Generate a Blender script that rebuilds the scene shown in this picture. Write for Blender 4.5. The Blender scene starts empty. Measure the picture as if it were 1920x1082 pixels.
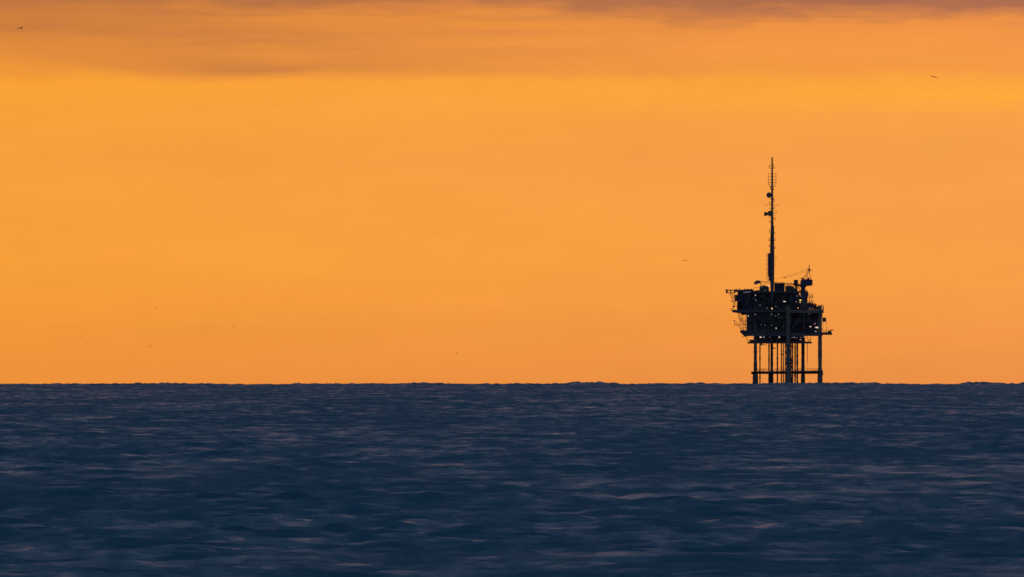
import bpy, bmesh, math, random
import numpy as np
from mathutils import Vector, Matrix

random.seed(7)
C = bpy.context.scene.collection
S = bpy.context.scene
R_EARTH = 6.371e6
DIST = 9000.0                      # camera to platform, metres
CAM_H = 6.0                        # eye above the local sea
DROP = DIST * DIST / (2 * R_EARTH) # the sea falls this much below the camera's tangent plane at the platform
PPM = 4.0                          # photo pixels per metre at the platform

def lin(r, g, b, a=1.0):
    f = lambda c: (c / 255 / 12.92) if c / 255 <= 0.04045 else ((c / 255 + 0.055) / 1.055) ** 2.4
    return (f(r), f(g), f(b), a)

# ------------------------------------------------------------------ camera
cam_d = bpy.data.cameras.new('camera')
cam = bpy.data.objects.new('camera', cam_d); C.objects.link(cam)
cam.location = (0, -DIST, CAM_H + DROP)
F_PX = PPM * DIST                  # focal length in photo pixels
cam_d.sensor_width = 36.0
cam_d.lens = F_PX * 36.0 / 1920.0
dip = (CAM_H + DROP) / DIST
tilt = (720 - 541) / F_PX - dip    # puts the sea horizon at the photo's height
cam.rotation_euler = (math.pi / 2 + tilt, 0, 0)
cam_d.clip_start = 1.0
cam_d.clip_end = 60000.0
cam_d.dof.use_dof = True
cam_d.dof.focus_distance = DIST
cam_d.dof.aperture_fstop = 20.0
S.camera = cam

# ------------------------------------------------------------------ world: dusk sky
W = bpy.data.worlds.new('World'); S.world = W; W.use_nodes = True
nt = W.node_tree; N = nt.nodes; L = nt.links; N.clear()
def wn(t, **k):
    n = N.new(t)
    for a, b in k.items(): setattr(n, a, b)
    return n
def wmath(op, a, b=None, c=None, clamp=False):
    n = wn('ShaderNodeMath', operation=op, use_clamp=clamp)
    for i, v in enumerate((a, b, c)):
        if v is None: continue
        if isinstance(v, (int, float)): n.inputs[i].default_value = v
        else: L.new(v, n.inputs[i])
    return n.outputs[0]
def wramp(fac, stops, interp='LINEAR'):
    n = wn('ShaderNodeValToRGB'); n.color_ramp.interpolation = interp
    e = n.color_ramp.elements
    while len(e) < len(stops): e.new(0.5)
    for el, (p, c) in zip(e, stops): el.position = p; el.color = c
    L.new(fac, n.inputs[0]); return n.outputs[0]
def wmix(fac, a, b):
    n = wn('ShaderNodeMix', data_type='RGBA')
    if isinstance(fac, (int, float)): n.inputs[0].default_value = fac
    else: L.new(fac, n.inputs[0])
    for i, v in ((6, a), (7, b)):
        if isinstance(v, tuple): n.inputs[i].default_value = v
        else: L.new(v, n.inputs[i])
    return n.outputs[2]
tc = wn('ShaderNodeTexCoord')
sep = wn('ShaderNodeSeparateXYZ'); L.new(tc.outputs['Generated'], sep.inputs[0])
X, Y, Z = sep.outputs
az = wmath('ARCTAN2', X, Y)                        # 0 towards the afterglow
def wnoise(sx, sz, off, detail=3.0, rough=0.55):
    cb = wn('ShaderNodeCombineXYZ')
    L.new(wmath('MULTIPLY', az, sx), cb.inputs[0])
    L.new(wmath('MULTIPLY', Z, sz), cb.inputs[2])
    cb.inputs[1].default_value = off
    n = wn('ShaderNodeTexNoise'); n.inputs['Scale'].default_value = 1.0
    n.inputs['Detail'].default_value = detail; n.inputs['Roughness'].default_value = rough
    L.new(cb.outputs[0], n.inputs['Vector']); return n.outputs[0]
# elevation in thousandths of a radian, gently warped so that cloud edges wander
n_big = wnoise(90.0, 260.0, 3.1, 3.0)
n_fine = wnoise(230.0, 1300.0, 8.4, 5.0, 0.6)
zz = wmath('MULTIPLY', Z, 1000.0)
warp = wmath('ADD', wmath('MULTIPLY', wmath('SUBTRACT', n_big, 0.5), 2.6),
             wmath('MULTIPLY', wmath('SUBTRACT', n_fine, 0.5), 1.8))
wfade = wmath('MULTIPLY', wmath('SUBTRACT', zz, 11.0), 0.2, clamp=True)
zw = wmath('ADD', zz, wmath('MULTIPLY', warp, wfade))
T = lambda py: ((671 - py) / 36.0 + 2.0) / 42.0    # photo row -> ramp position (0..1 spans -2..40 mrad)
fac = wmath('DIVIDE', wmath('ADD', zw, 2.0), 42.0, clamp=True)
low = wramp(fac, [
    (T(722), lin(236, 144, 66)),
    (T(640), lin(241, 150, 66)),
    (T(500), lin(247, 159, 66)),
    (T(300), lin(246, 159, 70)),
    (T(200), lin(247, 161, 66)),
    (T(160), lin(250, 163, 61)),
    (T(130), lin(246, 155, 64)),
    (T(80),  lin(244, 152, 66)),
    (T(40),  lin(240, 148, 64)),
    (T(26),  lin(218, 134, 68)),
    (T(4),   lin(178, 111, 74)),
    (T(-60), lin(150, 96, 76)),
    (T(-420), lin(120, 84, 92)),
    (1.0,    lin(104, 80, 100)),
])
# a thin brownish cloud shelf, thick on the left and thinning to the right, crisp along its lower edge
n_w = wnoise(75.0, 900.0, 21.7, 5.0, 0.55)
wisp = wmath('MULTIPLY_ADD', wmath('SUBTRACT', n_w, 0.5), 1.7, 0.62, clamp=True)
zh = wmath('MULTIPLY_ADD', wmath('SUBTRACT', zw, zz), 0.35, zz)
band = wmath('MULTIPLY', wmath('SUBTRACT', zh, 14.35), 1.5, clamp=True)
side = wmath('MULTIPLY_ADD', az, -30.0, 0.42, clamp=True)
# on the far left the shelf thins out again low down
thin = wmath('MULTIPLY', wmath('MULTIPLY', wmath('SUBTRACT', -0.0135, az), 80.0, clamp=True), wmath('MULTIPLY', wmath('SUBTRACT', 17.3, zz), 0.5, clamp=True))
side = wmath('MULTIPLY', side, wmath('SUBTRACT', 1.0, wmath('MULTIPLY', thin, 0.75)))
low2 = wmix(wmath('MULTIPLY', wmath('MULTIPLY', wisp, band), side), low, lin(196, 121, 70))
n_p = wnoise(60.0, 2400.0, 33.3, 3.0, 0.5)
band2 = wmath('MULTIPLY', wmath('SUBTRACT', zz, 16.6), 0.7, clamp=True)
wisp2 = wmath('MULTIPLY', wmath('SUBTRACT', n_p, 0.50), 3.6, clamp=True)
low2 = wmix(wmath('MULTIPLY', wmath('MULTIPLY', wisp2, band2), 0.8), low2, lin(184, 116, 76))
# the golden streak towards the right, where the sun went down
streak = wmath('SUBTRACT', 1.0, wmath('ABSOLUTE', wmath('MULTIPLY', wmath('SUBTRACT', zz, 13.7), 0.9)), clamp=True)
sright = wmath('MULTIPLY_ADD', az, 28.0, 0.12, clamp=True)
low3 = wmix(wmath('MULTIPLY', wmath('MULTIPLY', streak, sright), 0.55), low2, lin(255, 176, 44))
# faint layered haze and mottling in the open part of the sky
n_h = wnoise(55.0, 420.0, 51.0, 4.0, 0.55); n_m = wnoise(420.0, 900.0, 61.0, 3.0, 0.6)
mott = wmath('ADD', wmath('MULTIPLY_ADD', wmath('SUBTRACT', n_h, 0.5), 0.16, 1.0), wmath('MULTIPLY', wmath('SUBTRACT', n_m, 0.5), 0.07))
mm = wn('ShaderNodeMix', data_type='RGBA', blend_type='MULTIPLY'); mm.inputs[0].default_value = 1.0
mc = wn('ShaderNodeCombineColor'); [L.new(mott, mc.inputs[i]) for i in (0, 1)]
L.new(wmath('MULTIPLY', mott, wmath('MULTIPLY_ADD', az, 7.0, 0.98)), mc.inputs[2])
L.new(low3, mm.inputs[6]); L.new(mc.outputs[0], mm.inputs[7]); low3 = mm.outputs[2]
# upper dusk sky: Nishita twilight blue over the cloud shelf
sky = wn('ShaderNodeTexSky', sky_type='NISHITA', sun_disc=False)
sky.sun_elevation = math.radians(0.5); sky.sun_rotation = math.radians(3.0)
sky.altitude = 0; sky.air_density = 1.0; sky.dust_density = 1.0; sky.ozone_density = 3.0
skm = wn('ShaderNodeMix', data_type='RGBA', blend_type='MULTIPLY'); skm.inputs[0].default_value = 1.0
L.new(sky.outputs[0], skm.inputs[6]); skm.inputs[7].default_value = (0.10, 0.10, 0.10, 1)
high = wmix(0.85, skm.outputs[2], wramp(Z, [
    (0.03, lin(124, 98, 112)), (0.08, lin(90, 88, 108)), (0.20, lin(62, 82, 110)), (0.5, lin(48, 78, 112)), (1.0, lin(42, 70, 108))]))
up = wmath('MULTIPLY', wmath('SUBTRACT', Z, 0.022), 22.0, clamp=True)
# the glow is in the west (towards +Y); away from it the low sky is dusky blue
away = wmath('MULTIPLY', wmath('SUBTRACT', wmath('ABSOLUTE', az), 0.5), 0.8, clamp=True)
low4 = wmix(away, low3, lin(70, 72, 104))
bg = wn('ShaderNodeBackground'); bg.inputs[1].default_value = 1.0
L.new(wmix(up, low4, high), bg.inputs[0])
out = wn('ShaderNodeOutputWorld'); L.new(bg.outputs[0], out.inputs[0])

S.view_settings.view_transform = 'Standard'
S.view_settings.look = 'None'
S.view_settings.exposure = 0.0
S.view_settings.gamma = 1.0
S.view_settings.use_curve_mapping = False
S.render.engine = 'CYCLES'
S.cycles.use_denoising = False
S.cycles.use_adaptive_sampling = False
S.cycles.max_bounces = 4
S.cycles.pixel_filter_type = 'BLACKMAN_HARRIS'
S.cycles.filter_width = 1.6

# ------------------------------------------------------------------ materials
def paint(name, col, rough=0.6, metal=0.0, var=0.35, scale=1.2):
    m = bpy.data.materials.new(name); m.use_nodes = True
    t = m.node_tree; b = t.nodes['Principled BSDF']
    g = t.nodes.new('ShaderNodeTexCoord')
    n = t.nodes.new('ShaderNodeTexNoise'); n.inputs['Scale'].default_value = scale; n.inputs['Detail'].default_value = 6
    r = t.nodes.new('ShaderNodeValToRGB')
    e = r.color_ramp.elements
    e[0].position = 0.35; e[0].color = tuple(c * (1 - var) for c in col) + (1,)
    e[1].position = 0.65; e[1].color = tuple(min(1, c * (1 + var)) for c in col) + (1,)
    t.links.new(g.outputs['Object'], n.inputs['Vector']); t.links.new(n.outputs[0], r.inputs[0])
    t.links.new(r.outputs[0], b.inputs['Base Color'])
    b.inputs['Roughness'].default_value = rough; b.inputs['Metallic'].default_value = metal
    return m
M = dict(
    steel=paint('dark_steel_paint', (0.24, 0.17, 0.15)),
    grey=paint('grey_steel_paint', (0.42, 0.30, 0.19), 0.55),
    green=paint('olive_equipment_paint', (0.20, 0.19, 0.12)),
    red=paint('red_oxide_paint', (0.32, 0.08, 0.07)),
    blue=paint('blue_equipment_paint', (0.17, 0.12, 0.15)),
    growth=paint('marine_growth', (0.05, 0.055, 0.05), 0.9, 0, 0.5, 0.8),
    bird=paint('bird_feather', (0.04, 0.03, 0.025), 0.8, 0, 0.3, 3.0),
)
def glow(name, col, s):
    m = bpy.data.materials.new(name); m.use_nodes = True
    t = m.node_tree; b = t.nodes['Principled BSDF']
    b.inputs['Base Color'].default_value = (0.6, 0.6, 0.55, 1)
    b.inputs['Emission Color'].default_value = col; b.inputs['Emission Strength'].default_value = s
    return m
G = dict(w=glow('lamp_gap_white', (1.0, 0.80, 0.66, 1), 1.0), d=glow('lamp_gap_dim', (0.70, 0.62, 0.62, 1), 0.30),  # white and dim glow serve lamps and stand-ins for sky seen through gaps
         y=glow('lamp_yellow', (1.0, 0.72, 0.10, 1), 1.6), o=glow('lamp_orange', (1.0, 0.52, 0.22, 1), 1.5),
         p=glow('lamp_pink', (1.0, 0.35, 0.40, 1), 0.45))

# ------------------------------------------------------------------ mesh builder
class MB:
    def __init__(s): s.v = []; s.f = []
    def add(s, v, f):
        n = len(s.v); s.v += [tuple(p) for p in v]; s.f += [tuple(i + n for i in q) for q in f]; return s
    def box(s, x0, x1, y0, y1, z0, z1):
        x0, x1 = sorted((x0, x1)); y0, y1 = sorted((y0, y1)); z0, z1 = sorted((z0, z1))
        return s.add([(x0,y0,z0),(x1,y0,z0),(x1,y1,z0),(x0,y1,z0),(x0,y0,z1),(x1,y0,z1),(x1,y1,z1),(x0,y1,z1)],
              [(0,3,2,1),(4,5,6,7),(0,1,5,4),(1,2,6,5),(2,3,7,6),(3,0,4,7)])
    def bar(s, a, b, r, r2=None, n=8):
        a = Vector(a); b = Vector(b); r2 = r if r2 is None else r2
        d = (b - a).normalized(); u = d.orthogonal().normalized(); w = d.cross(u)
        v = []
        for p, q in ((a, r), (b, r2)):
            for i in range(n):
                t = 2 * math.pi * i / n
                v.append(p + (u * math.cos(t) + w * math.sin(t)) * q)
        f = [(i, (i + 1) % n, n + (i + 1) % n, n + i) for i in range(n)]
        f += [tuple(range(n))[::-1], tuple(range(n, 2 * n))]
        return s.add(v, f)
    def lathe(s, o, axis, prof, n=16):
        o = Vector(o); d = Vector(axis).normalized(); u = d.orthogonal().normalized(); w = d.cross(u)
        v = []
        for h, r in prof:
            for i in range(n):
                t = 2 * math.pi * i / n
                v.append(o + d * h + (u * math.cos(t) + w * math.sin(t)) * max(r, 1e-3))
        f = []
        for k in range(len(prof) - 1):
            f += [(k*n+i, k*n+(i+1)%n, (k+1)*n+(i+1)%n, (k+1)*n+i) for i in range(n)]
        f += [tuple(range(n))[::-1], tuple(range((len(prof)-1)*n, len(prof)*n))]
        return s.add(v, f)
    def build(s, name, mat, parent=None, smooth=False, label=None):
        me = bpy.data.meshes.new(name); me.from_pydata(s.v, [], s.f); me.materials.append(mat)
        bm = bmesh.new(); bm.from_mesh(me); bmesh.ops.recalc_face_normals(bm, faces=bm.faces); bm.to_mesh(me); bm.free()
        if smooth:
            for p in me.polygons: p.use_smooth = True
        o = bpy.data.objects.new(name, me); C.objects.link(o)
        if parent: o.parent = parent
        if label: o['label'] = label
        return o

# ------------------------------------------------------------------ sea
SEA_H = 0.74
ROUGH = (0.50, 0.12)                # glitter roughness of ruffled and of calm rows
RIP = 0.16                          # ripple height, metres
def make_sea():
    rng = np.random.RandomState(11)
    # distance rows: coarse near the shore, proportional spacing where the photo looks
    near = np.geomspace(3.0, 440.0, 60)[:-1]
    k = 0.00185
    nr = int(math.log(9700.0 / 440.0) / k)
    mid = 440.0 * np.exp(np.arange(nr + 1) * k)
    far = np.geomspace(mid[-1], 30000.0, 16)[1:]
    d = np.concatenate([near, mid, far])
    # bearings: dense across the view, sparse to the sides
    core = np.linspace(-0.030, 0.030, 781)
    side = 0.031 + (np.geomspace(1.0, 90.0, 22)[1:] - 1.0) / 89.0 * 1.3
    u = np.concatenate([-side[::-1], core, side])
    D, U = np.meshgrid(d, u, indexing='ij')
    Dd = D
    x = Dd * np.tan(U); y = Dd - DIST
    spacing = np.gradient(d)[:, None] * np.ones_like(U)
    z = np.zeros_like(x)
    env = 0
    # patches of rougher and calmer water
    for i in range(6):
        a = rng.uniform(0, 2*math.pi); lam = rng.uniform(45, 220)
        env = env + np.sin(2*math.pi*(x*math.cos(a)*1.0 + y*math.sin(a)*0.5)/lam + rng.uniform(0, 6.3))
    env = 1.0 + 0.20 * env / 1.7
    env = np.clip(env, 0.35, 1.8)
    spec = []
    for i in range(72):
        lam = 1.9 * (34.0 / 1.9) ** ((i + rng.uniform()) / 72.0)
        spec.append(lam)
    for lam in spec:
        th = rng.normal(0.0, 0.60 if lam < 8 else 0.45)         # travel direction, 0 = towards the camera
        amp = 0.0125 * min(lam, 7) ** 0.55 * (7 / max(lam, 7)) ** 0.6 * SEA_H * rng.uniform(0.6, 1.25)
        kx = 2*math.pi/lam*math.sin(th); ky = 2*math.pi/lam*math.cos(th)
        lam_y = lam / max(0.35, abs(math.cos(th)))
        att = np.clip((lam_y / (2.0 * spacing) - 0.1) / 0.7, 0.12, 1)
        ph = kx*x + ky*y + rng.uniform(0, 6.28)
        s = np.sin(ph)
        z += amp * att * (s + 0.22 * np.cos(2*ph)) * (env if lam < 16 else 1.0)
    # a few higher sets of swell far out, which break up the horizon line
    for i in range(420):
        cx = rng.uniform(-290, 290); cy = rng.uniform(-1500, -300)
        w = 1.2 * (22 / 1.2) ** rng.uniform(); h = rng.uniform(0.1, 0.75) * (0.5 + 0.5 * min(1, w / 5))
        r0, r1 = np.searchsorted(d, [cy + DIST - 60, cy + DIST + 60])
        xs, ys = x[r0:r1], y[r0:r1]
        rag = np.interp(xs[0], np.linspace(-600, 600, 1000), rng.uniform(0.55, 1.35, 1000))[None, :]
        z[r0:r1] += h * rag * np.exp(-np.abs((xs - cx) / w) ** 3) * np.exp(-((ys - cy) / 14.0) ** 2)
    z += DROP - 0.35 - (x*x + (y + DIST)**2) / (2 * R_EARTH)
    nR, nC = x.shape
    co = np.stack([x, y, z], -1).reshape(-1, 3).astype(np.float32)
    idx = np.arange(nR * nC).reshape(nR, nC)
    q = np.stack([idx[:-1, :-1], idx[:-1, 1:], idx[1:, 1:], idx[1:, :-1]], -1).reshape(-1, 4).astype(np.int32)
    me = bpy.data.meshes.new('sea')
    me.vertices.add(len(co)); me.vertices.foreach_set('co', co.ravel())
    me.loops.add(q.size); me.loops.foreach_set('vertex_index', q.ravel())
    me.polygons.add(len(q))
    me.polygons.foreach_set('loop_start', np.arange(0, q.size, 4, dtype=np.int32))
    me.polygons.foreach_set('use_smooth', np.ones(len(q), dtype=bool))
    me.update(calc_edges=True)
    o = bpy.data.objects.new('sea', me); C.objects.link(o); o['kind'] = 'structure'
    m = bpy.data.materials.new('sea_water'); m.use_nodes = True; me.materials.append(m)
    t = m.node_tree; n_ = t.nodes; l = t.links
    b = n_['Principled BSDF']
    b.inputs['Base Color'].default_value = (0.010, 0.155, 0.175, 1)
    b.inputs['Roughness'].default_value = 0.16
    b.inputs['IOR'].default_value = 1.33
    g = n_.new('ShaderNodeNewGeometry')
    def noise(scale, detail, stretch):
        mp = n_.new('ShaderNodeMapping'); mp.inputs['Scale'].default_value = stretch
        l.new(g.outputs['Position'], mp.inputs[0])
        t_ = n_.new('ShaderNodeTexNoise'); t_.inputs['Scale'].default_value = scale
        t_.inputs['Detail'].default_value = detail; t_.inputs['Roughness'].default_value = 0.62
        l.new(mp.outputs[0], t_.inputs['Vector']); return t_.outputs[0]
    # wind rows: the ripples are rougher in some long narrow patches than in others
    rows_ = noise(1.0, 5, (1/5.5, 1/48.0, 0.0))
    cat_ = noise(1.0, 6, (1/2.4, 1/8.0, 0.0))        # smaller cat's paws inside the wind rows
    ad = n_.new('ShaderNodeMix'); ad.inputs[0].default_value = 0.50
    l.new(rows_, ad.inputs[2]); l.new(cat_, ad.inputs[3])
    patch = noise(1.0, 2, (1/34.0, 1/300.0, 0.0))     # broad ruffled and calmer patches
    pm = n_.new('ShaderNodeMath'); pm.operation = 'MULTIPLY_ADD'
    l.new(patch, pm.inputs[0]); pm.inputs[1].default_value = 0.30; pm.inputs[2].default_value = -0.15
    pa = n_.new('ShaderNodeMath'); pa.operation = 'ADD'
    l.new(ad.outputs[0], pa.inputs[0]); l.new(pm.outputs[0], pa.inputs[1])
    mr = n_.new('ShaderNodeMapRange'); l.new(pa.outputs[0], mr.inputs[0])
    mr.inputs[1].default_value = 0.455; mr.inputs[2].default_value = 0.63
    mr.inputs[3].default_value = ROUGH[0]; mr.inputs[4].default_value = ROUGH[1]
    b1 = n_.new('ShaderNodeBump'); b1.inputs['Strength'].default_value = 1.0
    l.new(mr.outputs[0], b.inputs['Roughness']); b1.inputs['Distance'].default_value = RIP
    l.new(noise(0.9, 3, (0.6, 1.0, 1.0)), b1.inputs['Height'])
    l.new(b1.outputs[0], b.inputs['Normal'])
    return o
make_sea()

# ------------------------------------------------------------------ the platform
PX0 = 1477.0
def X_(px): return (px - PX0) / PPM
def Z_(py): return (720.0 - py) / PPM
root = bpy.data.objects.new('oil_platform', None); C.objects.link(root)
root.location = ((PX0 - 960) / PPM, 0, 0)
root['label'] = 'dark steel offshore oil platform with a tall mast, standing on legs at the horizon'
root['category'] = 'oil platform'
def pbox(mb, x0, x1, y0, y1, d0, d1): return mb.box(X_(x0), X_(x1), d0, d1, Z_(y0), Z_(y1))
def P(px, py, d=0.0): return (X_(px), d, Z_(py))

# legs: tubular, lumpy with marine growth near the water
def leg(px, d, r, top, lean=0.0, mat='grey'):
    rnd = random.Random(int(px))
    mb = MB(); prof = []
    zt = Z_(top); z = -3.0; n = 0
    steps = [(-3.0 + i * 1.0) for i in range(int(zt + 3.0) + 1)] + [zt]
    for h in steps:
        g = 1.0 + ((0.62 if px < 1420 else 0.24) if h < 4.2 else 0.12 if h < 6.5 else 0.0) + rnd.uniform(-0.11, 0.13)
        prof.append((h, r * g))
    o = Vector((X_(px) - lean, d, 0))
    mb.lathe(o, (lean / zt, 0, 1), prof, 14)
    return mb.build('leg', M[mat], root, True)
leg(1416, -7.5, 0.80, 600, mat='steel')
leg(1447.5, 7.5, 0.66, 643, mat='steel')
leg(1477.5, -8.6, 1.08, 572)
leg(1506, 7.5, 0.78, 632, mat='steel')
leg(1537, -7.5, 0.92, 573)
# leaning pile beside the second leg, below the walkway
MB().bar((X_(1443.5), 6.0, -2), (X_(1443.0), 6.0, Z_(699)), 0.62, 0.55, 10).build('leg', M['growth'], root, True)
# well conductors
for px, d, r, y1 in ((1425, 2, .28, 644), (1442, 3, .34, 644), (1457.5, -2, .32, 644), (1465.5, 3, .26, 644), (1469.0, 0, .24, 644), (1472.6, 2, .2, 644),
                     (1486, 1, .34, 644), (1490.7, -1, .34, 644), (1495, 3, .42, 644)):
    rnd = random.Random(int(px * 7)); mb = MB(); prof = []
    h = -2.0
    while h < Z_(y1):
        prof.append((h, r * (1 + rnd.uniform(-0.12, 0.42 if rnd.random() < 0.3 else 0.12)))); h += 0.7
    prof.append((Z_(y1), r))
    mb.lathe((X_(px), d, 0), (0, 0, 1), prof, 8)
    mb.build('conductor_pipe', M['steel'], root, True)
MB().bar(P(1513.6, 644, 0), P(1513.8, 680, 0), 0.14, 0.12, 6).build('drain_pipe', M['red'], root)
MB().bar(P(1513.8, 680, 0), P(1514.6, 692, 0), 0.05, 0.05, 5).build('mooring_rope', M['red'], root)
# marine growth clusters and riser clamps beside the thick leg
mb = MB(); rnd = random.Random(5)
for i in range(34):
    py = rnd.choice([rnd.uniform(672, 694), rnd.uniform(700, 720), rnd.uniform(703, 720)])
    px = 1482.5 + rnd.uniform(-1.2, 2.0) + (1.0 if py > 700 else 0)
    r = rnd.uniform(0.2, 0.5)
    mb.lathe((X_(px), -7 + rnd.uniform(-1, 1), Z_(py)), (rnd.uniform(-1,1), rnd.uniform(-1,1), rnd.uniform(-1,1)),
             [(-r, r*.3), (-r*.5, r*.9), (r*.4, r), (r, r*.3)], 6)
o = mb.build('marine_growth', M['growth'], root); o['kind'] = 'stuff'
mb = MB().bar(P(1483, 644, -6), P(1482.5, 722, -6), 0.2, 0.24, 8); mb.build('riser_pipe', M['steel'], root)
# waterline walkway: a ring of beams round the legs, with railing
for d in (-8.2, 8.0):
    MB().bar(P(1408 if d < 0 else 1412, 699, d), P(1542.5, 697.5 if d > 0 else 698.5, d), 0.60, 0.62, 10).build('horizontal_brace', M['growth'], root, True)
for px in (1416, 1447, 1477.5, 1506, 1537):
    MB().bar(P(px, 698, -8), P(px, 698, 8), 0.4, 0.4, 10).build('horizontal_brace', M['steel'], root, True)
pbox(MB(), 1420, 1536, 696.2, 697.4, -7.0, -5.4).build('walkway_grating', M['steel'], root)
def railing(x0, y0, x1, y1, d, h=1.1, step=1.5, r=0.05, d1=None, name='railing', mat='steel', parent=None, rails=(1.0, 0.5)):
    d1 = d if d1 is None else d1
    a = Vector(P(x0, y0, d)); b = Vector(P(x1, y1, d1)); n = max(1, round((b - a).length / step)); mb = MB()
    up = Vector((0, 0, h))
    for i in range(n + 1):
        p = a.lerp(b, i / n); mb.bar(p, p + up, r, r, 5)
    for q in rails: mb.bar(a + up * q, b + up * q, r, r, 5)
    return mb.build(name, M[mat], parent or root)
for x0, x1 in ((1420, 1445), (1451, 1474), (1482, 1504), (1510, 1535)):
    railing(x0, 696.2, x1, 696.0, -7, 1.25, 0.9, 0.045, rails=(1.0, .66, .33))
# ropes and fenders hanging round the walkway
mb = MB(); rnd = random.Random(9)
for i in range(26):
    px = rnd.choice((rnd.uniform(1422, 1440), rnd.uniform(1451, 1473), rnd.uniform(1484, 1503), rnd.uniform(1512, 1534)))
    mb.bar(P(px, 692 + rnd.uniform(-1, 2), -6.8), P(px + rnd.uniform(-1.5, 1.5), 697 + rnd.uniform(0, 4), -6.8), .05, .09, 5)
mb.build('rope_bundle', M['growth'], root)['kind'] = 'stuff'
MB().bar(P(1541.2, 694.5, -7.5), P(1541.8, 704, -7.5), 0.3, 0.3, 8).build('boat_fender', M['growth'], root)
MB().bar(P(1408, 697.5, -8), P(1411.5, 702, -8), 0.22, 0.22, 8).build('boat_fender', M['growth'], root)

# decks
def deck(x0, x1, y0, y1, d0=-9.0, d1=9.0, mat='steel', name='deck'):
    mb = MB(); pbox(mb, x0, x1, y0, y0 + 1.0, d0, d1)            # plate
    w = (y1 - y0)
    if w > 2:
        for d in (d0 + 0.15, d0 + (d1 - d0) / 2, d1 - 0.15):       # girders under it
            mb.box(X_(x0) + .05, X_(x1) - .05, d - 0.15, d + 0.15, Z_(y1), Z_(y0 + 1.0) - .002)
        n = max(2, int(abs(x1 - x0) / 9))
        for i in range(n + 1):
            px = x0 + (x1 - x0) * i / n
            mb.box(X_(px) - .18, X_(px) + .18, d0 - .05, d1 + .05, Z_(y1) - .04, Z_(y0 + 1.0) - .004)
    return mb.build(name, M[mat], root)
deck(1397, 1541, 624.5, 630.2)                       # lower main deck
deck(1403, 1521, 640.5, 644.2, -7, 9)                # cellar deck
deck(1480, 1543, 581, 587, -9, 9, 'grey')            # upper main deck, right
deck(1374, 1480, 581, 585.5, -8, 9)                  # upper main deck, left
deck(1378, 1412, 543.2, 547.5, -7, 8)                # top deck, left
deck(1412, 1502, 546.0, 549.5, -7.5, 8)
deck(1541, 1559, 623.2, 628.0, -8, 2)                # landing to the right
deck(1377, 1399.5, 608.6, 610.6, -5, 3)
deck(1387, 1399.5, 601.4, 603.2, -5, 3)

# modules: plated blocks with stiffening ribs and their own edges
def module(x0, x1, y0, y1, d0, d1, mat='blue', rib=5, name='equipment_module', cap=True):
    mb = MB(); pbox(mb, x0, x1, y0, y1, d0, d1)
    px = x0 + rib * .5
    while px < x1 - 1:
        mb.box(X_(px) - .08, X_(px) + .08, d0 - .14, d0 + .02, Z_(y1) + .1, Z_(y0) - .12); px += rib
    if cap: mb.box(X_(x0) - .1, X_(x1) + .1, d0 - .18, d1 + .1, Z_(y0) - .12, Z_(y0) + .06)
    return mb.build(name, M[mat], root)
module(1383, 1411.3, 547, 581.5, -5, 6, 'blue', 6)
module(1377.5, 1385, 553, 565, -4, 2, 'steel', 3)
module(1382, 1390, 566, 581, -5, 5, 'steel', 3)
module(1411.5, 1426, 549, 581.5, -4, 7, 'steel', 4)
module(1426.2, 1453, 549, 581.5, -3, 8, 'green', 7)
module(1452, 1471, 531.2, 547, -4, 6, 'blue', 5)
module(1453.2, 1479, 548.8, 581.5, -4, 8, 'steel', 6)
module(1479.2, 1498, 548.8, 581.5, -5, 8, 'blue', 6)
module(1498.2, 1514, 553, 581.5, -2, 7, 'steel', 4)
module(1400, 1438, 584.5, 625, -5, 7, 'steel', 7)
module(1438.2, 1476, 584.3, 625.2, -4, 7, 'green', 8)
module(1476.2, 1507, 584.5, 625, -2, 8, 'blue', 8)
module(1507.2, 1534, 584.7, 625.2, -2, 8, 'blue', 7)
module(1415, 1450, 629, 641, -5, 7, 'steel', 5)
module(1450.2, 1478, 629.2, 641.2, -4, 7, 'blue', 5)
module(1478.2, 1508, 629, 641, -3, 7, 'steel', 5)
# containers on the right hand side of the upper deck
def container(x0, x1, y0, y1, d0, d1, mat, label=None):
    mb = MB(); pbox(mb, x0, x1, y0, y1, d0, d1)
    px = x0 + .5
    while px < x1 - .3:
        mb.box(X_(px) - .06, X_(px) + .06, d0 - .08, d0 + .01, Z_(y1) + .15, Z_(y0) - .15); px += 1.1
    for px in (x0, x1): mb.box(X_(px) - .1, X_(px) + .1, d0 - .1, d0 + .1, Z_(y1), Z_(y0) + .03)
    return mb.build('container', M[mat], root, label=label)
container(1512.5, 1525, 568.2, 580.8, -6, -1, 'red', 'dull red container on the upper deck')
container(1525.5, 1530.5, 570.5, 580.8, -6, -2, 'red')
container(1531, 1534.5, 575.5, 580.8, -6, -2, 'blue')
module(1541.5, 1548.5, 596, 602.4, -7, -3, 'steel', 3)
deck(1541, 1550, 602.4, 603.4, -8, -2)
# round topped vessels that break the skyline
def tank(px, y0, y1, r, d, mat='green'):
    h = Z_(y0) - Z_(y1)
    MB().lathe((X_(px), d, Z_(y1)), (0, 0, 1), [(0, r), (h - r*.45, r), (h - r*.18, r*.86), (h - .05, r*.5), (h, .02)], 18).build('tank', M[mat], root, True)
tank(1430, 535, 549, 1.45, -4.5); tank(1437, 536.2, 549, 1.2, -4.8)
tank(1477.5, 536.2, 549, 1.35, -4); tank(1484, 537, 549, 1.35, -4); tank(1490.5, 540.5, 549, 1.25, -4)
tank(1536.5, 573.5, 581, .65, -7.6)
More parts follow.
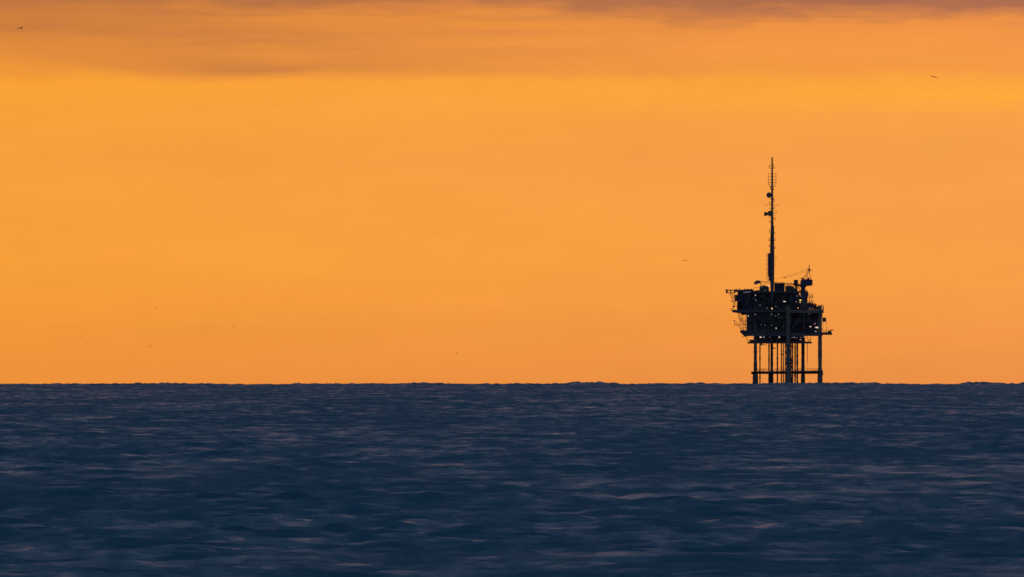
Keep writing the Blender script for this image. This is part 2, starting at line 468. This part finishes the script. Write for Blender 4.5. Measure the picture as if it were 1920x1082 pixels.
# long horizontal vessel
MB().lathe(P(1458, 596, -5.6), (1, 0, 0), [(0, .3), (.3, 1.0), (3.6, 1.0), (3.9, .3)], 16).build('tank', M['grey'], root, True)
MB().lathe(P(1422, 556, -4.8), (1, 0, 0), [(0, .3), (.3, 1.1), (3.2, 1.1), (3.5, .3)], 16).build('tank', M['steel'], root, True)
MB().lathe(P(1462, 565, -5.2), (1, 0, 0), [(0, .3), (.3, .9), (3.4, .9), (3.7, .3)], 16).build('tank', M['green'], root, True)

# frame of the right bay: verticals, mid girder, diagonals
def brace(x0, y0, x1, y1, d, r=.16, d1=None, name='brace', mat='grey'):
    return MB().bar(P(x0, y0, d), P(x1, y1, d if d1 is None else d1), r, r, 8).build(name, M[mat], root, True)
brace(1483, 622, 1504, 588, -8.5); brace(1482, 603.5, 1533, 603.5, -8.5, .18); brace(1507, 588, 1507, 624, -8.6, .22)
brace(1533, 622, 1511, 588, -8.4, .13)
for x0, x1 in ((1420, 1446), (1446, 1474)):
    brace(x0, 622, x1, 588, -8.3, .13, mat='steel')
brace(1446, 586, 1446, 624, -8.6, .2, mat='steel'); brace(1419, 604, 1474, 604, -8.5, .15, mat='steel')
brace(1400, 586, 1400, 624, -8, .2, mat='steel'); brace(1402, 549, 1402, 581, -7.5, .18, mat='steel')
# brackets under the overhangs on the left
brace(1383.5, 588, 1388.6, 602, -4, .12); brace(1386.3, 586, 1390.5, 602, -2, .12); brace(1396, 586, 1389, 602, 0, .08)
brace(1398, 586, 1398, 624, -4, .1)
brace(1384.5, 610, 1391.5, 623, -4, .13); brace(1387.5, 610, 1398, 623, -3, .09); brace(1393.5, 610, 1393.5, 621, -2, .1)
brace(1393, 603, 1393, 609, -3, .12); brace(1389, 603, 1396, 609, -3, .08)
brace(1368, 549.5, 1375, 565, -3, .16); brace(1372, 549.5, 1377, 560, 0, .13)
brace(1376.3, 565, 1375.5, 579, -3, .17); brace(1376.5, 549, 1376.6, 562, 1, .1)
mb = MB(); pbox(mb, 1370, 1379, 564.3, 565.6, -4, 2); mb.build('landing', M['steel'], root)
mb = MB(); pbox(mb, 1374, 1378, 573, 576, -3.5, -1); mb.build('junction_box', M['steel'], root)
mb = MB(); pbox(mb, 1370, 1377, 580.8, 582.2, -4, 2); mb.build('landing', M['steel'], root)
brace(1371, 578, 1377, 578.6, -3, .08); brace(1370.8, 577, 1370.8, 581, -3, .07)
# the open box truss that sticks out at top left
for y0, y1 in ((543.2, 545.0), (548.6, 550.0)):
    for d in (-3, 2.4): pbox(MB(), 1361, 1379, y0, y1, d, d + .6).build('truss_chord', M['steel'], root)
for x0, x1 in ((1361, 1364.4), (1369, 1371), (1376, 1378)):
    for d in (-2.95, 2.45): pbox(MB(), x0, x1, 544.9, 549.0, d, d + .5).build('truss_post', M['steel'], root)
brace(1359.5, 543, 1364, 543, -2.7, .1)
# step down and slanting end under the left side
mb = MB(); pbox(mb, 1389.5, 1400, 586, 590.5, -5, 5); mb.build('deck', M['steel'], root)
def prism(pts, d0, d1, name, mat):
    n = len(pts); v = [P(a, b, d0) for a, b in pts] + [P(a, b, d1) for a, b in pts]
    f = [tuple(range(n)), tuple(range(n, 2*n))[::-1]] + [(i, (i+1) % n, n + (i+1) % n, n + i) for i in range(n)]
    return MB().add(v, f).build(name, M[mat], root)
prism([(1387, 622), (1390, 618.5), (1399, 619.5), (1402, 624.4), (1402, 631), (1396, 631)], -5, 4, 'equipment_skid', 'steel')
prism([(1373.5, 583), (1400, 583), (1400, 587), (1388, 587.6), (1376, 586)], -6, 5, 'deck_edge_girder', 'steel')
prism([(1411, 545.5), (1424, 543.5), (1424, 549), (1411, 549)], -6, 5, 'duct', 'steel')
prism([(1390, 543.2), (1400, 542.2), (1412, 542.2), (1412, 543.3), (1390, 543.3)], -5, 5, 'hatch_cover', 'steel')
brace(1397.5, 630, 1404.5, 643, -4, .14); brace(1404, 637, 1412, 640, -4, .1)
mb = MB(); pbox(mb, 1390, 1396, 631.2, 632, -4, 0); mb.build('landing', M['steel'], root)
mb = MB(); pbox(mb, 1406, 1416, 636.8, 640.6, -5, 4); mb.build('junction_box', M['blue'], root)
mb = MB(); pbox(mb, 1425, 1429, 644.3, 647.5, -4, 0); mb.build('junction_box', M['steel'], root)
brace(1428, 647, 1437, 647, -3, .14, mat='steel'); brace(1431, 644, 1431, 647, -3, .1); brace(1436.5, 644, 1436.5, 647, -3, .12)
mb = MB(); pbox(mb, 1449.5, 1454, 652, 654, -1, 3); mb.build('clamp', M['red'], root)
mb = MB(); pbox(mb, 1466.5, 1470, 663, 665.5, -1, 3); mb.build('clamp', M['red'], root)
# right end of the cellar deck: posts, stairs, rail
brace(1508.8, 631, 1508.8, 641, -6, .12); brace(1513, 631, 1515.5, 641, -5, .14); brace(1519, 632.5, 1519.3, 641, -6, .14)
brace(1514, 636, 1519, 639, -6, .1); brace(1512, 642, 1514, 648, -4, .1)

# railings that show against the sky
railing(1413.5, 543, 1424, 543, -6, .9, 3.2, .08, rails=(1.0,))
railing(1472.5, 541, 1498, 541, -6.5, 2.2, 1.3, .055, rails=(1.0, .75, .5, .25), mat='red')
railing(1472.5, 541, 1498, 541, 6.5, 2.2, 1.7, .055, rails=(1.0, .6, .3), mat='red')
railing(1517, 556.8, 1524, 557.2, -5, 1.4, .6, .07, rails=(1.0, .4))
railing(1543, 623.2, 1558, 623.2, -7.8, 1.1, 1.2, .05)
railing(1377, 608.6, 1398, 608.6, -4.8, 1.1, 1.4, .05)
railing(1532, 576, 1541, 576, -7, 1.0, 1.0, .05)
railing(1388, 601.4, 1398, 601.4, -4.8, 1.1, 1.1, .05)
railing(1483, 603, 1532, 603, -8.9, 1.1, 1.5, .045, mat='grey')
railing(1402, 580.8, 1476, 580.8, -8.2, 1.1, 1.6, .045, mat='grey')
railing(1402, 624.3, 1474, 624.3, -8.9, 1.1, 1.6, .045, mat='grey')
MB().bar(P(1377.6, 608, -4.8), P(1376.4, 602, -4.8), .08, .06, 6).build('davit', M['steel'], root)
pbox(MB(), 1375.6, 1378.2, 600.2, 602.6, -5.1, -4.5).build('lamp_head', M['steel'], root)
# right edge details
brace(1543.2, 572.5, 1543.4, 584, -7, .2, mat='steel'); brace(1541, 578.5, 1544.4, 578.5, -7, .22, mat='steel'); brace(1541, 583.5, 1543.6, 583.5, -7, .2, mat='steel')
brace(1541.3, 588, 1541, 596, -7, .14, mat='steel')
brace(1549, 603, 1549.2, 620, -7, .06); brace(1543.5, 603, 1542.8, 622, -7, .07)
mb = MB(); pbox(mb, 1552, 1557, 620, 623.2, -7, -4); mb.build('winch', M['steel'], root)
MB().bar(P(1557, 619.4, -6), P(1562.4, 618.6, -6), .28, .2, 8).build('davit', M['steel'], root)
MB().bar(P(1557.5, 624, -6), P(1557.4, 618.5, -6), .15, .15, 8).build('davit', M['steel'], root)
# equipment on the skyline at the right of the crane
mb = MB(); pbox(mb, 1506, 1515.5, 547, 556, -5, 3); mb.build('machinery_house', M['blue'], root)
brace(1513.5, 544, 1513.5, 547, -4, .1); brace(1509, 545, 1513.6, 544.4, -4, .06)
mb = MB(); pbox(mb, 1514, 1524.4, 556.8, 558, -5, 0); mb.build('landing', M['steel'], root)
brace(1518, 558, 1517.6, 568, -4, .12); brace(1521.5, 558, 1521.3, 568, -4, .07); brace(1524, 553, 1523.5, 557, -4, .09)
railing(1513, 568, 1526, 568, -5.8, 1.1, 1.0, .05)
mb = MB(); pbox(mb, 1488.5, 1496.2, 525, 535.5, -2.5, 1.5); pbox(mb, 1488, 1496.7, 524.6, 525.6, -2.8, 1.8); mb.build('exhaust_housing', M['blue'], root)
brace(1493, 535, 1493, 547, -1, .5, mat='green'); brace(1495, 535.5, 1503, 535.5, -1, .42, mat='steel')
brace(1496.5, 539, 1499.3, 542, -1, .18); brace(1499.3, 542, 1499.6, 548, -1, .18)

# ---- pedestal crane
crane = bpy.data.objects.new('crane', None); C.objects.link(crane); crane.parent = root
def cpart(mb, name, mat, smooth=False): return mb.build(name, M[mat], crane, smooth)
cpart(MB().lathe(P(1505.5, 581, -5), (0, 0, 1), [(0, 1.9), (2, 1.9), (5.5, 1.35), (8.5, 1.2), (10.2, 1.05), (10.9, 1.5), (11.3, 1.7)], 18), 'pedestal', 'steel', True)
n = MB(); v = [(1500.5, 527), (1503.5, 523.5), (1519, 523.5), (1523, 524.5), (1523, 535.5), (1510, 537), (1500.5, 535.5)]
v3 = [P(a, b, -7.2) for a, b in v] + [P(a, b, -2.8) for a, b in v]; k = len(v)
n.add(v3, [tuple(range(k)), tuple(range(k, 2*k))[::-1]] + [(i, (i+1) % k, k + (i+1) % k, k + i) for i in range(k)])
cpart(n, 'cab', 'blue')
for a in ((1503, 1506.8, 520.5, 523.6), (1513.5, 1517, 520.3, 523.6)):
    cpart(pbox(MB(), a[0], a[1], a[2], a[3], -6, -4), 'winch', 'steel')
cpart(MB().bar(P(1498.5, 521, -5), P(1503, 523.6, -5), .1, .1, 6), 'handrail', 'steel')
for x0, y0, x1, y1 in ((1507, 522, 1514.5, 508.5), (1511.5, 522, 1516, 508.5), (1520, 523, 1517, 508.5), (1511.5, 517.5, 1509.6, 518)):
    cpart(MB().bar(P(x0, y0, -5), P(x1, y1, -5), .15, .12, 6), 'gantry_strut', 'steel')
cpart(pbox(pbox(MB(), 1513.4, 1518.6, 503.3, 505, -5.6, -4.4), 1515.6, 1519, 505, 508.8, -5.4, -4.6), 'sheave_head', 'steel')
cpart(pbox(MB(), 1512.3, 1524, 506.8, 507.6, -5.3, -4.7), 'gantry_arm', 'steel')
cpart(MB().bar(P(1517, 503.5, -5), P(1517.2, 499.5, -5), .12, .1, 6).bar(P(1517, 500, -5), P(1517.8, 496.6, -5), .28, .12, 6), 'beacon', 'red')
cpart(MB().bar(P(1512.5, 505.3, -5), P(1474, 518.6, -5.4), .055, .055, 5).bar(P(1472, 520.4, -5.4), P(1451, 523, -5.4), .05, .05, 5), 'cable', 'red')
cpart(MB().bar(P(1512.5, 508.5, -5), P(1476.5, 520.5, -5), .05, .05, 5), 'cable', 'red')
cpart(pbox(MB(), 1471.4, 1473.6, 519, 521.4, -5.7, -4.9).bar(P(1468, 520.2, -5.3), P(1472, 520.2, -5.3), .06, .24, 6), 'hook_block', 'steel')
# lattice boom, lying almost level to the left
boom = MB()
a0, a1 = Vector(P(1501, 532.6, -6)), Vector(P(1424, 527.2, -6))
b0, b1 = Vector(P(1501, 534.0, -6)), Vector(P(1424, 530.4, -6))
for dd in (0, 1.4):
    o_ = Vector((0, dd, 0)); boom.bar(a0 + o_, a1 + o_, .09, .09, 6); boom.bar(b0 + o_, b1 + o_, .08, .08, 6)
    for i in range(22):
        t0, t1 = i / 22, (i + 1) / 22
        p, q = (a0.lerp(a1, t0), b0.lerp(b1, t1)) if i % 2 else (b0.lerp(b1, t0), a0.lerp(a1, t1))
        boom.bar(p + o_, q + o_, .035, .035, 4)
cpart(boom, 'boom', 'steel')
pts = [(1413, 531), (1416, 527), (1420, 525.6), (1425.5, 526.6), (1426.5, 531), (1421, 532), (1417, 533.6), (1414, 533.2)]
k = len(pts); v3 = [P(a, b, -6.4) for a, b in pts] + [P(a, b, -4.4) for a, b in pts]
cpart(MB().add(v3, [tuple(range(k)), tuple(range(k, 2*k))[::-1]] + [(i, (i+1) % k, k + (i+1) % k, k + i) for i in range(k)]), 'boom_tip', 'steel')
cpart(MB().bar(P(1425.8, 530, -5.5), P(1426.3, 538, -5.5), .16, .12, 6), 'boom_rest', 'steel')

# ---- communications mast
mast = bpy.data.objects.new('mast', None); C.objects.link(mast); mast.parent = root
MD = -7.2
def mpart(mb, name, mat='steel', smooth=False): return mb.build(name, M[mat], mast, smooth)
# four-legged lattice below, clad core above
pole = MB()
prof = [(Z_(y), r) for y, r in ((578, .62), (560, .70), (527, .95), (500, 1.06), (476, 1.05), (450, .9), (425, .68), (405, .58), (398, .52), (372, .52), (346, .47), (326, .42), (312, .36), (296, .34), (294.6, .2))]
pole.lathe((X_(1447.4), MD, 0), (0, 0, 1), prof, 10)
for i in range(27):                                   # flange rings
    z = Z_(470) + i * 1.6; r = np.interp(z, [p[0] for p in prof], [p[1] for p in prof])
    pole.lathe((X_(1447.4), MD, z), (0, 0, 1), [(0, r), (.05, r + .07), (.15, r + .07), (.2, r)], 10)
mpart(pole, 'pole', 'steel', True)
mb = MB(); pbox(mb, 1439.3, 1444.5, 475.5, 519, MD - .8, MD + .8); pbox(mb, 1440.8, 1445, 519, 527, MD - .7, MD + .7)
pbox(mb, 1439.0, 1444.5, 475.0, 476.4, MD - .9, MD + .9)
mpart(mb, 'cable_cabinet', 'blue')
lad = MB()
for dd in (-.25, .25): lad.bar(P(1437.4, 475, MD + dd), P(1438.0, 528, MD + dd), .05, .05, 5)
for i in range(12): lad.bar(P(1437, 476 + i * 4.4, MD), P(1440, 476 + i * 4.4, MD), .07, .07, 5)
for i in range(6): lad.bar(P(1436.6, 477 + i * 8.8, MD - .4), P(1436.6, 479.5 + i * 8.8, MD + .4), .09, .09, 5)
mpart(lad, 'ladder')
mpart(MB().bar(P(1450.6, 424, MD), P(1451.0, 500, MD), .13, .13, 6).bar(P(1450.3, 425, MD), P(1453.8, 424.4, MD), .08, .08, 5), 'cable_riser', 'red')
mb = MB()
for y0, y1, x0, x1 in ((447, 451.5, 1440, 1453.6),):
    mb.lathe((X_(1446.8), MD, Z_(y1)), (0, 0, 1), [(0, 1.0), (0, 1.72), (.16, 1.72), (.16, 1.0)], 12)
    for i in range(12):
        t = i * math.pi / 6; c = Vector((X_(1446.8) + 1.68 * math.cos(t), MD + 1.68 * math.sin(t), Z_(y1)))
        mb.bar(c, c + Vector((0, 0, 1.1)), .05, .05, 5)
        c2 = Vector((X_(1446.8) + 1.68 * math.cos(t + math.pi/6), MD + 1.68 * math.sin(t + math.pi/6), Z_(y1) + 1.1))
        mb.bar(c + Vector((0, 0, 1.1)), c2, .045, .045, 5)
mpart(mb, 'access_platform')
mb = MB()
for i, y in enumerate((404, 408.7, 481, 485.5, 491, 496)):
    if i: mb = MB()
    mb.bar(P(1449, y, MD), P(1454 if y > 410 or i < 2 else 1454.5, y, MD), .07, .07, 5)
    if i == 2: mb.bar(P(1455, 480.5, MD), P(1455, 485.8, MD), .07, .07, 5)
    mpart(mb, 'step_bolt')
mb = MB().bar(P(1449, 400, MD), P(1455, 399.6, MD), .11, .11, 5).bar(P(1455, 400, MD), P(1455, 394.3, MD), .1, .1, 5).bar(P(1449, 395, MD), P(1455, 394.5, MD), .06, .06, 5)
mpart(mb, 'antenna_bracket', 'red')
# dish antennas: real bowls with a rim and a mount
def dish(px, py, r, aim, depth, d=MD - .5, back=0.4):
    c = Vector(P(px, py, d)); a = Vector(aim).normalized()
    mb = MB().lathe(c, a, [(-back - depth, r*.22), (-depth, r*.35), (-depth*.55, r*.78), (0, r), (.10, r), (.10, r*.94), (-depth*.3, r*.55), (-depth*.55, .05)], 20)
    mb.bar(c - a * depth, Vector(P(1447, py, MD)), .14, .14, 6)
    return mpart(mb, 'dish_antenna', 'grey', True)
dish(1441.6, 366.2, 1.34, (-.35, -.94, .0), .7)
dish(1443.6, 400.4, 1.32, (-.2, -.97, .05), .8)
mb = MB().lathe(P(1438.2, 401.6, MD), (-1, 0, .03), [(-.5, .3), (0, .72), (.7, .86), (1.0, .95), (1.45, .93), (1.5, .1)], 18); mpart(mb, 'drum_antenna', 'blue', True)
mpart(MB().bar(P(1443.4, 373.4, MD), P(1451.2, 373.4, MD), .16, .16, 6).bar(P(1450.6, 374.2, MD), P(1450.6, 372.2, MD), .22, .22, 6), 'crossbar')
mpart(MB().bar(P(1433.4, 384.6, MD), P(1460.3, 385.2, MD), .11, .07, 6), 'crossbar', 'red')
mpart(MB().bar(P(1442.4, 382.5, MD), P(1442.4, 378.8, MD), .16, .16, 6).bar(P(1442.4, 381.5, MD), P(1446, 381.8, MD), .06, .06, 5), 'warning_light_housing', 'red')
mpart(MB().bar(P(1441, 407, MD), P(1445, 408.3, MD), .12, .12, 6), 'antenna_bracket')
for px0, px1, y, h in ((1449, 1450.6, 356, 3.5), (1444.6, 1446, 355, 4), (1449, 1451, 378, 4), (1449.5, 1451.5, 391, 3), (1443.2, 1445, 392, 2.5), (1443, 1445, 417, 3.5),
                       (1442.5, 1444, 436, 5), (1450, 1452.4, 438, 2.5), (1442, 1444, 462, 3.5), (1451.5, 1452.6, 466, 4), (1450, 1452.5, 412, 3)):
    a_ = px0 if px0 < 1447 else px1
    mpart(MB().bar(P(px0, y, MD), P(px1, y, MD), .12, .12, 5).bar(P(a_, y + .4, MD), P(a_, y - h, MD), .16, .14, 6), 'antenna')
# upper folded dipole arrays
for s, xo in ((-1, 1440.2), (1, 1454.6)):
    mb = MB().bar(P(xo, 325.5, MD), P(xo, 344.5, MD), .10, .10, 5)
    for y in (326, 331.6, 337.6, 342.6): mb.bar(P(xo, y, MD), P(1447.3, y, MD), .085, .085, 5)
    mb.bar(P(xo, 344.5, MD), P(xo - s * 2, 349.6, MD), .07, .07, 5)
    mpart(mb, 'dipole_array', 'red')
mpart(MB().bar(P(1442, 350, MD), P(1451.8, 350, MD), .15, .15, 6).bar(P(1442.4, 347.2, MD), P(1442.4, 344.6, MD), .18, .18, 6).bar(P(1451.4, 350, MD), P(1452, 343, MD), .07, .07, 5), 'crossbar')
mpart(MB().bar(P(1442, 315.6, MD), P(1451.8, 315.6, MD), .12, .12, 6).bar(P(1451.4, 315.6, MD), P(1449.5, 309, MD), .12, .1, 6).bar(P(1448.4, 311, MD), P(1448.4, 306.6, MD), .2, .2, 6), 'crossbar')
mpart(MB().bar(P(1442.7, 313.6, MD), P(1442.7, 309.8, MD), .2, .2, 6).bar(P(1443, 315.5, MD), P(1442.8, 313, MD), .06, .06, 5), 'warning_light_housing', 'red')

# ---- small equipment crowding the decks: pipes, ducts, cabinets, drums
rnd = random.Random(21)
mats = ['steel', 'grey', 'green', 'blue', 'red', 'steel', 'green', 'steel']
bays = [(1384, 1424, 549, 580, -5.3), (1426, 1476, 550, 580, -5.2), (1479, 1499, 550, 580, -5.8),
        (1402, 1474, 587, 623, -5.6), (1483, 1533, 589, 623, -3.0), (1416, 1473, 631.5, 640, -5.7), (1483, 1507, 631.5, 640, -4)]
for x0, x1, y0, y1, d in bays:
    area = (x1 - x0) * (y1 - y0)
    for i in range(int(area / 85)):
        k = rnd.random(); m_ = rnd.choice(mats); dd = d - rnd.uniform(.1, 2.0)
        if k < .32:
            px = rnd.uniform(x0, x1); a = rnd.uniform(y0, y0 + 8); b = min(y1, a + rnd.uniform(8, 28))
            MB().bar(P(px, a, dd), P(px, b, dd), rnd.uniform(.1, .32), None, 8).build('pipe', M[m_], root, True)
        elif k < .62:
            py = rnd.uniform(y0, y1); a = rnd.uniform(x0, x1 - 8); b = min(x1, a + rnd.uniform(8, 30))
            mb = MB().bar(P(a, py, dd), P(b, py, dd), rnd.uniform(.1, .28), None, 8)
            mb.bar(P(a, py, dd), P(a, min(y1, py + rnd.uniform(2, 8)), dd), .15, None, 8); mb.build('pipe', M[m_], root, True)
        elif k < .86:
            w = rnd.uniform(2, 6); h = rnd.uniform(2.5, 7); px = rnd.uniform(x0, x1 - w); py = rnd.uniform(y0, max(y0 + .1, y1 - h))
            mb = MB(); pbox(mb, px, px + w, py, min(py + h, y1), dd, dd + .9)
            pbox(mb, px + .4, px + w - .4, py + .5, min(py + h, y1) - .5, dd - .06, dd + .01); mb.build('cabinet', M[m_], root)
        else:
            r = rnd.uniform(.4, .8); px = rnd.uniform(x0 + 3, x1 - 3); py = rnd.uniform(y0 + 4, y1) if y1 - y0 > 12 else y1
            MB().lathe((X_(px), dd - .2, Z_(py)), (0, 0, 1), [(0, r), (1.4, r), (1.7, r*.6), (1.8, .05)], 12).build('drum', M[m_], root, True)
# small ragged things on the skyline
for px, y0, y1, d in ((1385, 541.8, 543.3, -4), (1401, 541, 543, -3), (1407, 541.4, 543, 0), (1455, 528.6, 531.4, -3), (1461, 529.6, 531.4, -3),
                      (1467, 529, 531.4, -2), (1480, 534.8, 537, -4), (1434, 533.6, 537, -4), (1501, 544.8, 547, -3), (1511, 545.6, 547.2, -3),
                      (1519, 566, 568.3, -4), (1528, 568.6, 570.6, -4), (1533, 573.2, 575.6, -4), (1540, 571.6, 575.0, -7)):
    w = 1.2 + (px % 3) * .6
    MB().bar(P(px, y1 + .4, d), P(px, y0, d), w * .12, w * .08, 6).build('vent_pipe', M['steel'], root)

rnd = random.Random(77)
edge = [(1380, 543.4), (1388, 543.2), (1396, 542.4), (1409, 542.4), (1453, 531.3), (1458, 531.3), (1465, 531.3), (1470, 531.3), (1476, 536.4), (1483, 537.2),
        (1488, 540.5), (1508, 547), (1512, 547), (1516, 568), (1523, 568), (1528, 570.5), (1533, 575.5), (1546, 596), (1545, 623.2), (1550, 623.2)]
for px, y in edge:
    h = rnd.uniform(.5, 1.5) * 4; d = rnd.uniform(-5, 2)
    if rnd.random() < .5:
        w = rnd.uniform(.8, 2.0); mb = MB(); pbox(mb, px - w / 2, px + w / 2, y - h * .45, y + .3, d, d + 1); mb.build('cabinet', M['steel'], root)
    else:
        MB().bar(P(px, y + .3, d), P(px + rnd.uniform(-.6, .6), y - h * .8, d), .13, .1, 6).build('vent_pipe', M['steel'], root)
for x0, y0, x1, y1 in ((1384, 586, 1385.5, 600), (1391, 590, 1394, 602), (1379, 611, 1383, 608.8), (1395, 603, 1399, 622), (1388, 616, 1399, 614), (1376.5, 566, 1381.5, 576), (1373, 583, 1369.5, 579)):
    MB().bar(P(x0, y0, -3.5), P(x1, y1, -3), .1, .08, 6).build('hose', M['steel'], root)
# ---- points of light: housed glowing lenses, some lamps, some standing in for sky gaps
lamp_gap_points = [(1500, 563, 'y', .36), (1499.6, 567, 'o', .24), (1446.8, 578.6, 'o', .40), (1437, 578, 'd', .25), (1416, 553.5, 'w', .28),
         (1417, 563, 'd', .24), (1424.6, 572, 'd', .26), (1441, 537.2, 'w', .28), (1427.6, 537.2, 'd', .2), (1434, 544.6, 'd', .2),
         (1470, 565.4, 'w', .34), (1402.4, 592.6, 'w', .32), (1415.5, 589.4, 'd', .22), (1446, 589.2, 'd', .22), (1459.2, 589.4, 'd', .24),
         (1453.3, 592.4, 'd', .24), (1454.6, 615.5, 'w', .30), (1426.5, 608.8, 'd', .2), (1434, 610.2, 'd', .22), (1446.4, 609.9, 'd', .2),
         (1518.6, 612.5, 'w', .28), (1530.6, 614, 'w', .44), (1527.4, 607, 'p', .34), (1528.6, 621.4, 'd', .3), (1425.4, 632.2, 'w', .25),
         (1431.6, 632.2, 'd', .27), (1442.5, 632, 'd', .2), (1460.4, 632.2, 'w', .27), (1484.5, 633, 'd', .2), (1488.4, 632.4, 'd', .25),
         (1492.8, 633.2, 'd', .22), (1500, 632.6, 'd', .2), (1506, 632, 'd', .2), (1500.4, 636.8, 'p', .26), (1405.5, 547.8, 'd', .2),
         (1402.6, 547.8, 'd', .2), (1398.8, 547.8, 'd', .24), (1394.6, 549, 'd', .2), (1495.8, 577.4, 'o', .2), (1518, 577.8, 'd', .26),
         (1523, 578.2, 'd', .22), (1494, 555, 'd', .2), (1500.4, 555, 'd', .2), (1516.8, 588.8, 'd', .18), (1411, 633.6, 'd', .24),
         (1492, 566, 'p', .18), (1454.2, 574.4, 'p', .18)]
for px, py, c, r in lamp_gap_points:
    d = -10.0
    hs = MB(); hs.box(X_(px) - r, X_(px) + r, d + .05, d + .7, Z_(py) - r * .7, Z_(py) + r * .9)
    hs.bar(P(px, py, d + .6), P(px, py + 1.0, d + 2.6), .06, .06, 5)
    h = hs.build('lamp_gap_light', M['steel'], root)
    wq = r * (.95 + .5 * math.sin(px * 3.1)); hq = r * (.62 + .22 * math.sin(py * 5.3))
    ln = MB().box(X_(px) - wq, X_(px) + wq, d - .12, d + .06, Z_(py) - hq, Z_(py) + hq).box(X_(px) + wq * .3, X_(px) + wq * 1.3, d - .1, d + .06, Z_(py) - hq * 1.4, Z_(py) - hq * .2)
    lo = ln.build('lens', G[c], h)

# ------------------------------------------------------------------ birds
def at(px, py, dist):
    x = (px - 960) / F_PX * dist
    z = (541 - py) / F_PX * dist
    ct, st = math.cos(tilt), math.sin(tilt)
    return Vector((x, -DIST + dist * ct - z * st, CAM_H + DROP + dist * st + z * ct))
def bird(px, py, dist, span, roll, lift, yaw, label, droop=.18, group=None):
    """one continuous body with head, tail and two bent wings; flies along its local +Y"""
    mb = MB()
    b = span * .34                                       # body length
    prof = [(-.55*b, .01*b), (-.50*b, .05*b), (-.2*b, .12*b), (.1*b, .145*b), (.3*b, .11*b), (.36*b, .075*b), (.44*b, .085*b), (.5*b, .06*b), (.56*b, .02*b), (.63*b, .006*b)]
    mb.lathe((0, 0, 0), (0, 1, 0), prof, 10)
    mb.add([(-.03*b, -.4*b, .02*b), (.03*b, -.4*b, .02*b), (.13*b, -.72*b, .01*b), (-.13*b, -.72*b, .01*b),
            (-.03*b, -.4*b, -.02*b), (.03*b, -.4*b, -.02*b), (.13*b, -.72*b, 0), (-.13*b, -.72*b, 0)],
           [(0,1,2,3), (7,6,5,4), (0,4,5,1), (1,5,6,2), (2,6,7,3), (3,7,4,0)])
    h = span / 2
    for s in (-1, 1):
        st = [(0.02, .20, -.16, 0), (.22, .20, -.14, lift*.75), (.45, .24, -.04, lift), (.72, .14, -.06, lift*1.0 - droop*.45), (.9, -.02, -.12, lift*.85 - droop), (1.0, -.16, -.17, lift*.7 - droop*1.5)]
        v = []
        for q, le, te, zz_ in st:
            for (yy, tz) in ((le, .0), ((le + te) / 2, .035 * (1.1 - q)), (te, 0), ((le + te) / 2, -.02 * (1.1 - q))):
                v.append((s * q * h, yy * b * 1.8, (zz_ + tz * 2.2) * h))
        f = []
        for i in range(len(st) - 1):
            for j in range(4): f.append((i*4+j, i*4+(j+1) % 4, (i+1)*4+(j+1) % 4, (i+1)*4+j))
        f += [(0, 1, 2, 3), tuple(len(v) - 4 + j for j in (3, 2, 1, 0))]
        mb.add(v, f)
    o = mb.build('bird', M['bird'], None, True)
    o.location = at(px, py, dist); o.rotation_euler = (math.radians(20), math.radians(roll), math.radians(yaw))
    o['label'] = label; o['category'] = 'bird'; o['group'] = 'birds flying over the sea'
    return o
bird(39, 53.5, 3000, 1.25, 7, .24, 160, 'dark bird with arched wings high up at the far left of the sky', .34)
bird(1751.5, 144.3, 3000, 1.5, 17, .02, 20, 'dark bird with straight tilted wings high above the right of the oil platform', .06)
bird(1284, 489, 4200, 1.15, -2, .30, 200, 'small brown bird gliding in the orange sky left of the platform mast', .55)
for px, py, dist, yaw, lab in (
    (294, 578.5, 5200, 80, 'tiny bird speck, uppermost of the specks low in the left sky'),
    (438, 612, 5200, 70, 'tiny dark bird speck, rightmost clear one of the cluster in the left sky'),
    (377.5, 615.5, 7600, 40, 'faint tiny bird left of the dark speck in the left sky'),
    (461.5, 622.5, 7400, 10, 'faint wide-winged tiny bird below and right of the dark speck'),
    (164, 642.5, 7600, 60, 'faint bird speck nearest the left edge above the horizon'),
    (282, 649, 5000, 100, 'tiny dark bird speck just over the sea, lowest on the left'),
    (855.5, 661.5, 4600, 50, 'tiny dark bird low over the sea near the middle of the photo')):
    bird(px, py, dist, 1.0, 30 if px > 800 else 8, .22, yaw, lab, .3)
